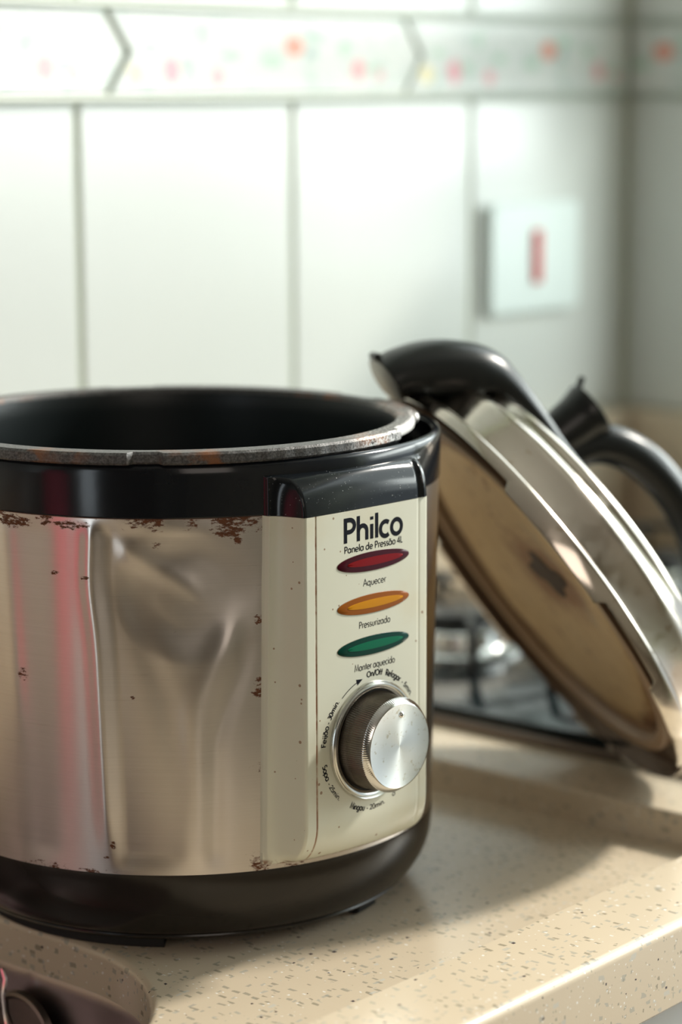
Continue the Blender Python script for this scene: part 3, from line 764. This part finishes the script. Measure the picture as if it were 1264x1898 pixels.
# ---- lettering: a small geometric stroke alphabet
def ar(cx, cy, rx, ry, a0, a1, n=14): return [(cx + rx * math.cos(rad(a0 + (a1 - a0) * i / n)), cy + ry * math.sin(rad(a0 + (a1 - a0) * i / n))) for i in range(n + 1)]
XH = .62; BR = .27
def bowl(cx=.33): return ar(cx, XH / 2, BR, XH / 2, 0, 360, 24)
GL = {
 'a': ([bowl(), [(.60, 0), (.60, XH)]], .76), 'c': ([ar(.33, XH / 2, BR, XH / 2, 50, 310, 18)], .60),
 'ã': ([bowl(), [(.60, 0), (.60, XH)], [(.14, .80), (.24, .88), (.38, .80), (.50, .88)]], .76),
 'd': ([bowl(), [(.60, 0), (.60, 1.05)]], .76), 'e': ([ar(.33, XH / 2, BR, XH / 2, 0, 315, 20), [(.06, XH / 2), (.60, XH / 2)]], .70),
 'f': ([[(.17, 0), (.17, .82)] , ar(.35, .82, .18, .20, 180, 95, 6), [(.02, XH), (.36, XH)]], .42),
 'g': ([bowl(), [(.60, XH), (.60, -.05)], ar(.34, -.05, .26, .24, 0, -150, 10)], .76),
 'h': ([[(.12, 0), (.12, 1.05)], ar(.34, .38, .22, .24, 180, 0, 10) + [(.56, 0)]], .70),
 'i': ([[(.12, 0), (.12, XH)], [(.12, .80), (.12, .93)]], .26), 'j': ([[(.12, -.22), (.12, XH)], [(.12, .80), (.12, .93)]], .26),
 'l': ([[(.12, 0), (.12, 1.05)]], .26),
 'm': ([[(.12, 0), (.12, XH)], ar(.30, .42, .18, .20, 180, 0, 8) + [(.48, 0)], ar(.66, .42, .18, .20, 180, 0, 8) + [(.84, 0)]], .98),
 'n': ([[(.12, 0), (.12, XH)], ar(.34, .38, .22, .24, 180, 0, 10) + [(.56, 0)]], .70),
 'o': ([bowl()], .66), 'p': ([bowl(.36), [(.09, -.30), (.09, XH)]], .72), 'q': ([bowl(), [(.60, -.30), (.60, XH)]], .76),
 'r': ([[(.12, 0), (.12, XH)], ar(.34, .38, .22, .24, 180, 75, 8)], .44),
 's': ([ar(.24, .465, .16, .155, 40, 225, 8) + ar(.24, .155, .17, .155, 60, -140, 8)], .50),
 't': ([[(.17, 0), (.17, .90)], [(.02, XH), (.32, XH)]], .38), 'u': ([[(.12, XH), (.12, .24)] + ar(.34, .24, .22, .24, 180, 360, 10) + [(.56, XH)]], .70),
 'z': ([[(.06, XH - .05), (.46, XH - .05), (.06, .05), (.48, .05)]], .54),
 'A': ([[(.02, 0), (.40, 1.0), (.78, 0)], [(.18, .34), (.62, .34)]], .82),
 'P': ([[(.12, 0), (.12, .95), (.30, .95)] + ar(.32, .70, .26, .25, 90, -90, 10) + [(.12, .45)]], .66),
 'R': ([[(.12, 0), (.12, .95), (.30, .95)] + ar(.32, .72, .24, .23, 90, -90, 10) + [(.12, .49)], [(.30, .49), (.60, 0)]], .68),
 'F': ([[(.12, 0), (.12, .95), (.55, .95)], [(.12, .52), (.50, .52)]], .60),
 'M': ([[(.06, 0), (.20, 1.0), (.50, .10), (.80, 1.0), (.94, 0)]], 1.02),
 'S': ([ar(.30, .73, .21, .24, 35, 240, 10) + ar(.30, .25, .23, .25, 60, -145, 10)], .62),
 'O': ([ar(.48, .49, .43, .47, 0, 360, 28)], .98), 'L': ([[(.12, 1.0), (.12, .05), (.48, .05)]], .54),
 '/': ([[(.02, -.12), (.40, 1.05)]], .44), '-': ([[(.05, .33), (.33, .33)]], .40), '.': ([[(.12, 0), (.12, .14)]], .24), ' ': ([], .32),
 '0': ([ar(.30, .48, .24, .47, 0, 360, 20)], .62), '2': ([ar(.28, .68, .21, .25, 165, -40, 10) + [(.06, .05), (.54, .05)]], .60),
 '3': ([ar(.28, .71, .19, .23, 140, -80, 9), ar(.28, .26, .23, .25, 90, -150, 10)], .58),
 '4': ([[(.44, 0), (.44, .96), (.04, .28), (.60, .28)]], .64), '5': ([[(.50, .93), (.18, .93), (.12, .52)] + ar(.28, .30, .24, .27, 110, -145, 12)], .60),
}
def ribbons(text, sw, mapf, name, sx=1.0):
    """mapf(x, y) -> 3D point; x,y in em units"""
    vs, fs = [], []; x0 = 0.
    for ch in text:
        strokes, adv = GL[ch]
        for st in strokes:
            pts = [Vector((p[0] * sx + x0, p[1])) for p in st]
            closed = (pts[0] - pts[-1]).length < 1e-4
            if closed: pts = pts[:-1]
            n = len(pts); base = len(vs)
            for i, p in enumerate(pts):
                if closed: a, b = pts[i - 1], pts[(i + 1) % n]
                else: a, b = pts[max(i - 1, 0)], pts[min(i + 1, n - 1)]
                d1 = (p - a).normalized() if (p - a).length > 1e-9 else (b - p).normalized()
                d2 = (b - p).normalized() if (b - p).length > 1e-9 else d1
                nn = Vector((-(d1 + d2).y, (d1 + d2).x))
                if nn.length < 1e-6: nn = Vector((-d1.y, d1.x))
                nn.normalize(); c = max(.45, nn.dot(Vector((-d1.y, d1.x))))
                o = nn * (sw / 2 / c)
                for sg in (1, -1):
                    q = p + o * sg
                    if not closed and n == 2 or True: pass
                    vs.append(mapf(q.x, q.y))
            for i in range(n if closed else n - 1):
                j = (i + 1) % n; fs.append((base + 2 * i, base + 2 * i + 1, base + 2 * j + 1, base + 2 * j))
        x0 += adv * sx
    me = bpy.data.meshes.new(name); me.from_pydata([tuple(v) for v in vs], [], fs)
    # give the printed ink a hair of thickness
    bm = bmesh.new(); bm.from_mesh(me); bmesh.ops.recalc_face_normals(bm, faces=bm.faces)
    for f in bm.faces:
        if f.normal.dot(NV) < 0: f.normal_flip()
    bm.to_mesh(me); bm.free()
    o = link(name, me, cp, M_ink, False); return o
def twidth(text, sx=1.): return sum(GL[c][1] for c in text) * sx - .08
DT = DF + .00016
def dtext(s): return surf(s, .15) + .00007
def line_text(text, s0, s1, zb, ch, sw, label=None):
    w_ = twidth(text) + sw * .5; k = (s1 - s0) / w_          # horizontal metres per em
    sx = k / ch
    o = ribbons(text, sw, lambda x, y: PP(s0 + (sw * .5 - .12) * k + x * ch, dtext(s0 + x * ch), zb + y * ch), 'lettering', sx)
    if label: o['label'] = label
line_text('Philco', -.0245, .0158, .1960, .0112, .190, 'large bold dark printed word')
line_text('Panela de Pressão 4L', -.0240, .0156, .1913, .0032, .150)
line_text('Aquecer', -.0115, .0040, .1742, .0032, .11)
line_text('Pressurizado', -.0144, .0068, .1545, .0032, .11)
line_text('Manter aquecido', -.0174, .0100, .1344, .0032, .11)
KC = (-.0055, .0998)
def arc_text(text, a0, a1, r, ch, sw, outward=True, chs=None):
    w_ = twidth(text); L = abs(a1 - a0) * PI / 180 * r; sx = L / w_ / ch
    sg = -1 if a1 < a0 else 1
    def mp(x, y):
        a = rad(a0) + sg * (x * ch) / r; rr = r + (y * ch if outward else -y * ch)
        s = KC[0] + rr * math.cos(a); return PP(s, dtext(s), KC[1] + rr * math.sin(a))
    o = ribbons(text, sw, mp, 'lettering', sx)
arc_text('On/Off', 97, 78, .0307, .0027, .19)
arc_text('Refogar', 73.6, 53, .0307, .0029, .19); arc_text('- 5min.', 50, 32, .0307, .0025, .17)
arc_text('Feijão', 176, 158.5, .0312, .0029, .17); arc_text('- 30min.', 156.5, 135.5, .0312, .0026, .18)
arc_text('Sopa', -169, -155, .0340, .0029, .19, False); arc_text('- 25min.', -152.5, -132.5, .0340, .0025, .17, False)
arc_text('Mingau', -117.5, -100, .0340, .0029, .19, False); arc_text('- 20min.', -97.5, -76, .0340, .0025, .17, False)
arc_text('o', -66, -62.5, .0340, .0025, .15, False)
# arrow beside the dial
def arrow():
    vs, fs = [], []; n = 16
    for i in range(n + 1):
        a = rad(131 + (109 - 131) * i / n)
        for r in (.0309, .0313): s = KC[0] + r * math.cos(a); vs.append(PP(s, dtext(s), KC[1] + r * math.sin(a)))
    for i in range(n): fs.append((2 * i, 2 * i + 1, 2 * i + 3, 2 * i + 2))
    b = len(vs)
    for a_, r in ((110, .0297), (110, .0327), (102.5, .0311)):
        s = KC[0] + r * math.cos(rad(a_)); vs.append(PP(s, dtext(s), KC[1] + r * math.sin(rad(a_))))
    fs.append((b, b + 1, b + 2))
    me = bpy.data.meshes.new('arrow_mark'); me.from_pydata([tuple(v) for v in vs], [], fs); o = link('arrow_mark', me, cp, M_ink, False); o['label'] = 'printed curved arrow'
arrow()

# ---- dial: chrome ring, knurled skirt, turned face with a pointer bead
kn = bpy.data.objects.new('dial', None); sc.collection.objects.link(kn); kn.parent = pc
mk = Matrix((TV, Vector((0, 0, 1)), TV.cross(Vector((0, 0, 1))))).transposed().to_4x4()  # local z = outward
if mk.to_3x3().col[2].dot(NV) < 0: mk = Matrix((-TV, Vector((0, 0, 1)), (-TV).cross(Vector((0, 0, 1))))).transposed().to_4x4()
mk.translation = PP(KC[0], DF, KC[1]); kn.matrix_local = mk
lathe('dial_ring', [(.0243, -.0002), (.0240, .0004), (.0242, .0010), (.0252, .0018), (.0262, .0023), (.0270, .0022), (.0275, .0014), (.0280, .0017), (.0283, .0012), (.0285, .0004), (.0286, -.0006)], kn, M_ringm, 128)
lathe('dial_well', [(0, .0001), (.0246, .0001), (.0246, .0006)], kn, simple('dial_well_dark', (.02, .02, .018), .5), 64)
lathe('knob_skirt', [(.0236, .0006), (.0234, .0018), (.0226, .0050), (.0217, .0135), (.0213, .0138)], kn, M_knurl, 1040,
      fn=lambda r, z, a: r + (.00018 * math.cos(a * 130) if .001 < z < .0137 else 0))
lathe('knob_head', [(.0213, .0138), (.0222, .0139), (.0225, .0143), (.0222, .0149), (.0206, .0172), (.0200, .0175)], kn, M_chrome, 1040,
      fn=lambda r, z, a: r + (.00018 * math.cos(a * 130) if z < .0146 else 0))
lathe('knob_face', [(.0200, .0175), (.0195, .0174), (.010, .0173), (.0004, .0173), (0, .0173)], kn, M_face, 128)
bead = lathe('pointer_bead', [(0, .0011), (.0008, .0010), (.0013, .0006), (.0016, 0), (.0016, -.0004)], kn, M_chrome, 24); bead.location = (.0012, .0148, .0173)

# ------------------------------------------------------------------ lid leaning on the cooker
QC = Vector((.1914, -.0743, .1285)); AZ, EL = 2.597, -.588
NN = Vector((math.cos(EL) * math.cos(AZ), math.cos(EL) * math.sin(AZ), math.sin(EL)))   # towards the underside
E1 = Vector((0, 0, 1)).cross(NN).normalized(); E2 = NN.cross(E1)
# local frame: x = near side, y = up the slope, z = towards the dome
lid = empty('cooker_lid', (0, 0, 0), 'polished steel pressure cooker lid with black handles, stained underside, leaning on the cooker', 'lid')
ml = Matrix((E1, E2, -NN)).transposed()
if ml.determinant() < 0: ml = Matrix((E1, E2, -NN)).transposed()
LZ = -NN
# make the basis right handed: x' = E1, y' = -E2 gives z' = LZ
ml = Matrix((E1, -E2, LZ)).transposed().to_4x4(); ml.translation = QC; lid.matrix_world = ml
def L(w_, r_, h_): return (w_, -r_, h_)      # near-side offset, up-slope offset, height above the underside plane
RO = .1305
def skirt():
    # outer wall of the lid with deeper bayonet tabs
    def depth(a):
        d = math.degrees(a) % 360; k = 0
        for c, hw in ((-27.4, 16.7), (31, 17.5), (105, 17), (165, 17), (222, 17)):
            e = abs((d - c + 180) % 360 - 180); k = max(k, 1 - sst(e, hw - .9, hw + .9))
        return -.0008 + .0045 * (1 - k)
    N = 540; vs, fs = [], []; rows = None
    for i in range(N):
        a = 2 * PI * i / N; z0 = depth(a)
        pr = [(.1286, .0115), (.1286, z0 + .0002), (.1296, z0 - .0004), (.1303, z0), (RO, z0 + .0008), (RO, .0080), (.1303, .0092), (.1296, .0104), (.1284, .0113), (.1266, .0118), (.1235, .0121), (.1215, .0126), (.1206, .0140), (.1192, .0285), (.1188, .0308), (.1179, .0330), (.1163, .0348), (.1142, .0359), (.1120, .0364), (.1092, .0369), (.1080, .0382), (.1068, .0420), (.1060, .0438), (.1046, .0453), (.1025, .0464), (.100, .0471), (.085, .0500), (.06, .0525), (.045, .0560), (.040, .0600), (.034, .0612), (0, .0618)]
        for r, z in pr: vs.append((r * math.cos(a), r * math.sin(a), z))
    k = len(pr)
    for i in range(N):
        j = (i + 1) % N
        for p in range(k - 1): fs.append((i * k + p, j * k + p, j * k + p + 1, i * k + p + 1))
    return from_py('lid_shell', vs, fs, lid, M_lid)
skirt()
# inward bayonet lips on the tabs
for c, hw in ((-27.4, 15.5), (31, 16), (105, 16), (165, 16), (222, 16)):
    vs, fs = lathe_geo([(.1290, -.0002), (.1262, .0004), (.1260, .0012), (.1290, .0010)], 24, rad(c - hw), rad(c + hw)); from_py('bayonet_tab', vs, fs, lid, M_brown)
lathe('rim_channel', [(.1288, .0010), (.1284, .0020), (.1278, .0090), (.1268, .0108), (.1160, .0112), (.1140, .0106), (.1130, .0092)], lid, M_brown, 160)
lathe('gasket', [(.1142, .0106), (.1138, .0062), (.1124, .0046), (.1090, .0042), (.1062, .0050), (.1050, .0068), (.1046, .0110)], lid, M_gasket, 160)
def vent_plate():
    pr = [(.1048, .0112), (.1036, .0122), (.1010, .0120), (.0995, .0102), (.0975, .0090), (.080, .0084), (.04, .0080), (0, .0080)]
    return lathe('inner_plate', pr, lid, M_under, 160)
vent_plate()
# vent: dark four-pointed opening seen as a star
vs = []; n = 8; rnd = random.Random(3)
star = []
for i in range(24):
    a = 2 * PI * i / 24; r = .0128 + .0030 * math.cos(4 * a + .5) + rnd.uniform(-.0008, .0008); star.append((r * math.cos(a) * 1.7, r * math.sin(a)))
vs = [(x, y, .0) for x, y in star] + [(x * .85, y * .85, -.0004) for x, y in star] + [(0, 0, -.0002)]
fs = [(i, (i + 1) % 24, 24 + (i + 1) % 24, 24 + i) for i in range(24)] + [(24 + i, 24 + (i + 1) % 24, 48) for i in range(24)]
o = from_py('vent_recess', vs, fs, lid, M_rustdark); o.location = (.037, -.015, .0079); o['label'] = 'dark rusty star-shaped vent recess'

# long curved handle cover, running over the top end of the lid and hooking down
def ribbon_handle():
    # centreline of the top surface in the (up-slope, height) plane, half-width, shell depth
    path = [(.020, .0660), (.0364, .0666), (.0554, .0645), (.078, .0640), (.1045, .0628), (.1190, .0603), (.1310, .0530), (.1435, .0395), (.1515, .0264), (.1565, .0120), (.1580, .0012)]
    # smooth by Catmull-Rom
    P = []
    for i in range(len(path) - 1):
        p0 = path[max(i - 1, 0)]; p1 = path[i]; p2 = path[i + 1]; p3 = path[min(i + 2, len(path) - 1)]
        for k in range(5):
            t = k / 5; f = lambda a, b, c, d: .5 * ((2 * b) + (-a + c) * t + (2 * a - 5 * b + 4 * c - d) * t * t + (-a + 3 * b - 3 * c + d) * t ** 3)
            P.append((f(p0[0], p1[0], p2[0], p3[0]), f(p0[1], p1[1], p2[1], p3[1])))
    P.append(path[-1]); n = len(P); vs, fs = [], []
    M_ = 28
    for i, (r, h) in enumerate(P):
        a = P[max(i - 1, 0)]; b = P[min(i + 1, n - 1)]; tx, ty = b[0] - a[0], b[1] - a[1]; l = math.hypot(tx, ty); tx /= l; ty /= l
        nx, ny = (-ty, tx)     # pointing away from lid on the top stretch
        t = i / (n - 1)
        hw = .0160 + .0035 * sst(t, .25, .8); dp = .0125 + .0200 * sst(t, .25, .55) - .0065 * sst(t, .75, 1.) 
        for k in range(M_):
            q = 2 * PI * k / M_
            cx = math.copysign(abs(math.cos(q)) ** 1.0, math.cos(q)) * hw
            cy = math.copysign(abs(math.sin(q)) ** .95, math.sin(q)) * dp / 2 - dp / 2
            vs.append(L(cx, r + nx * cy, h + ny * cy))
    for i in range(n - 1):
        for k in range(M_): fs.append((i * M_ + k, i * M_ + (k + 1) % M_, (i + 1) * M_ + (k + 1) % M_, (i + 1) * M_ + k))
    fs.append(tuple(range(M_)))
    # end face: rim then the pale recessed inside
    e0 = (n - 1) * M_; ring = [Vector(vs[e0 + k]) for k in range(M_)]; c = sum(ring, Vector()) / M_
    b = len(vs)
    for v in ring: vs.append(tuple(c + (v - c) * .93))
    for k in range(M_): fs.append((e0 + k, e0 + (k + 1) % M_, b + (k + 1) % M_, b + k))
    fs.append(tuple(b + k for k in range(M_)))
    o = from_py('long_handle', vs, fs, lid, M_handle)
    dv = (Vector(L(0, P[-1][0], P[-1][1])) - Vector(L(0, P[-2][0], P[-2][1]))).normalized()
    vs2 = [tuple(c + (v - c) * .93 + dv * .0004) for v in ring] + [tuple(c + (v - c) * .84 + dv * .0010) for v in ring]
    fs2 = [(k, (k + 1) % M_, M_ + (k + 1) % M_, M_ + k) for k in range(M_)] + [tuple(range(M_, 2 * M_))]
    e = from_py('handle_end_cap', vs2, fs2, lid, simple('pale_handle_end', (.55, .52, .45), .4, .3)); e['label'] = 'pale metal handle end'
    # moulded nib at the edge of the hook
    tube('handle_nib', [L(-.004, .1590, .0022), L(.004, .1590, .0022)], .0022, lid, M_handle, 8)
ribbon_handle()
# valve knob standing on the lid, axis along the lid's normal
vk = lathe('valve_knob', [(0, -.024), (.0120, -.024), (.0130, -.002), (.0142, .006), (.0148, .013), (.0160, .018), (.0174, .0225), (.0170, .0240), (.0155, .0244), (.0150, .0236), (0, .0236)], lid, M_handle, 48)
vk.location = L(-.032, .0493, .0730)
pn = lathe('valve_pin', [(0, .0075), (.0018, .0072), (.0020, 0), (0, 0)], vk, M_handle, 16); pn.location = (.0, -.0145, .0238); pn.rotation_euler = (rad(38), 0, 0)
# arched carrying handle
pts = []
for i in range(41):
    a = PI * i / 40
    pts.append(L(-.032, -.029 + .066 * math.cos(a), .0695 + .0425 * math.sin(a) ** .85 - (.024 if i in (0, 40) else 0)))
tube('carry_handle', pts, .0090, lid, M_handle, 20, rfn=lambda t: .0108 + .0014 * abs(2 * t - 1))

# ------------------------------------------------------------------ unseen things added for what the casing mirrors
jug = empty('pink_jug', (-.74, .065, 0), 'tall pink plastic jug on the worktop left of the sink, added for its reflection in the steel casing', 'jug')
lathe('jug_body', [(0, 0), (.066, 0), (.070, .004), (.070, .20), (.064, .235), (.055, .26), (.055, .33), (.059, .335), (.052, .335), (.052, .26), (.06, .232), (.066, .20), (.066, .006), (0, .005)], jug, simple('pink_plastic', (.66, .09, .15), .4), 64)
tube('jug_handle', [(-.055, 0, .31), (-.085, 0, .31), (-.105, 0, .28), (-.108, 0, .20), (-.095, 0, .14), (-.069, 0, .12)], .008, jug, MATS['pink_plastic'], 12)
dr = box('added_dark_door', (-2.5995, -1.75, ZF + .001), (-2.56, -.50, ZF + 2.1), None, simple('dark_door_wood', (.10, .065, .045), .5, var=.3, vs=12), .004); dr['kind'] = 'structure'  # dark door added out of view to darken part of the casing's reflection
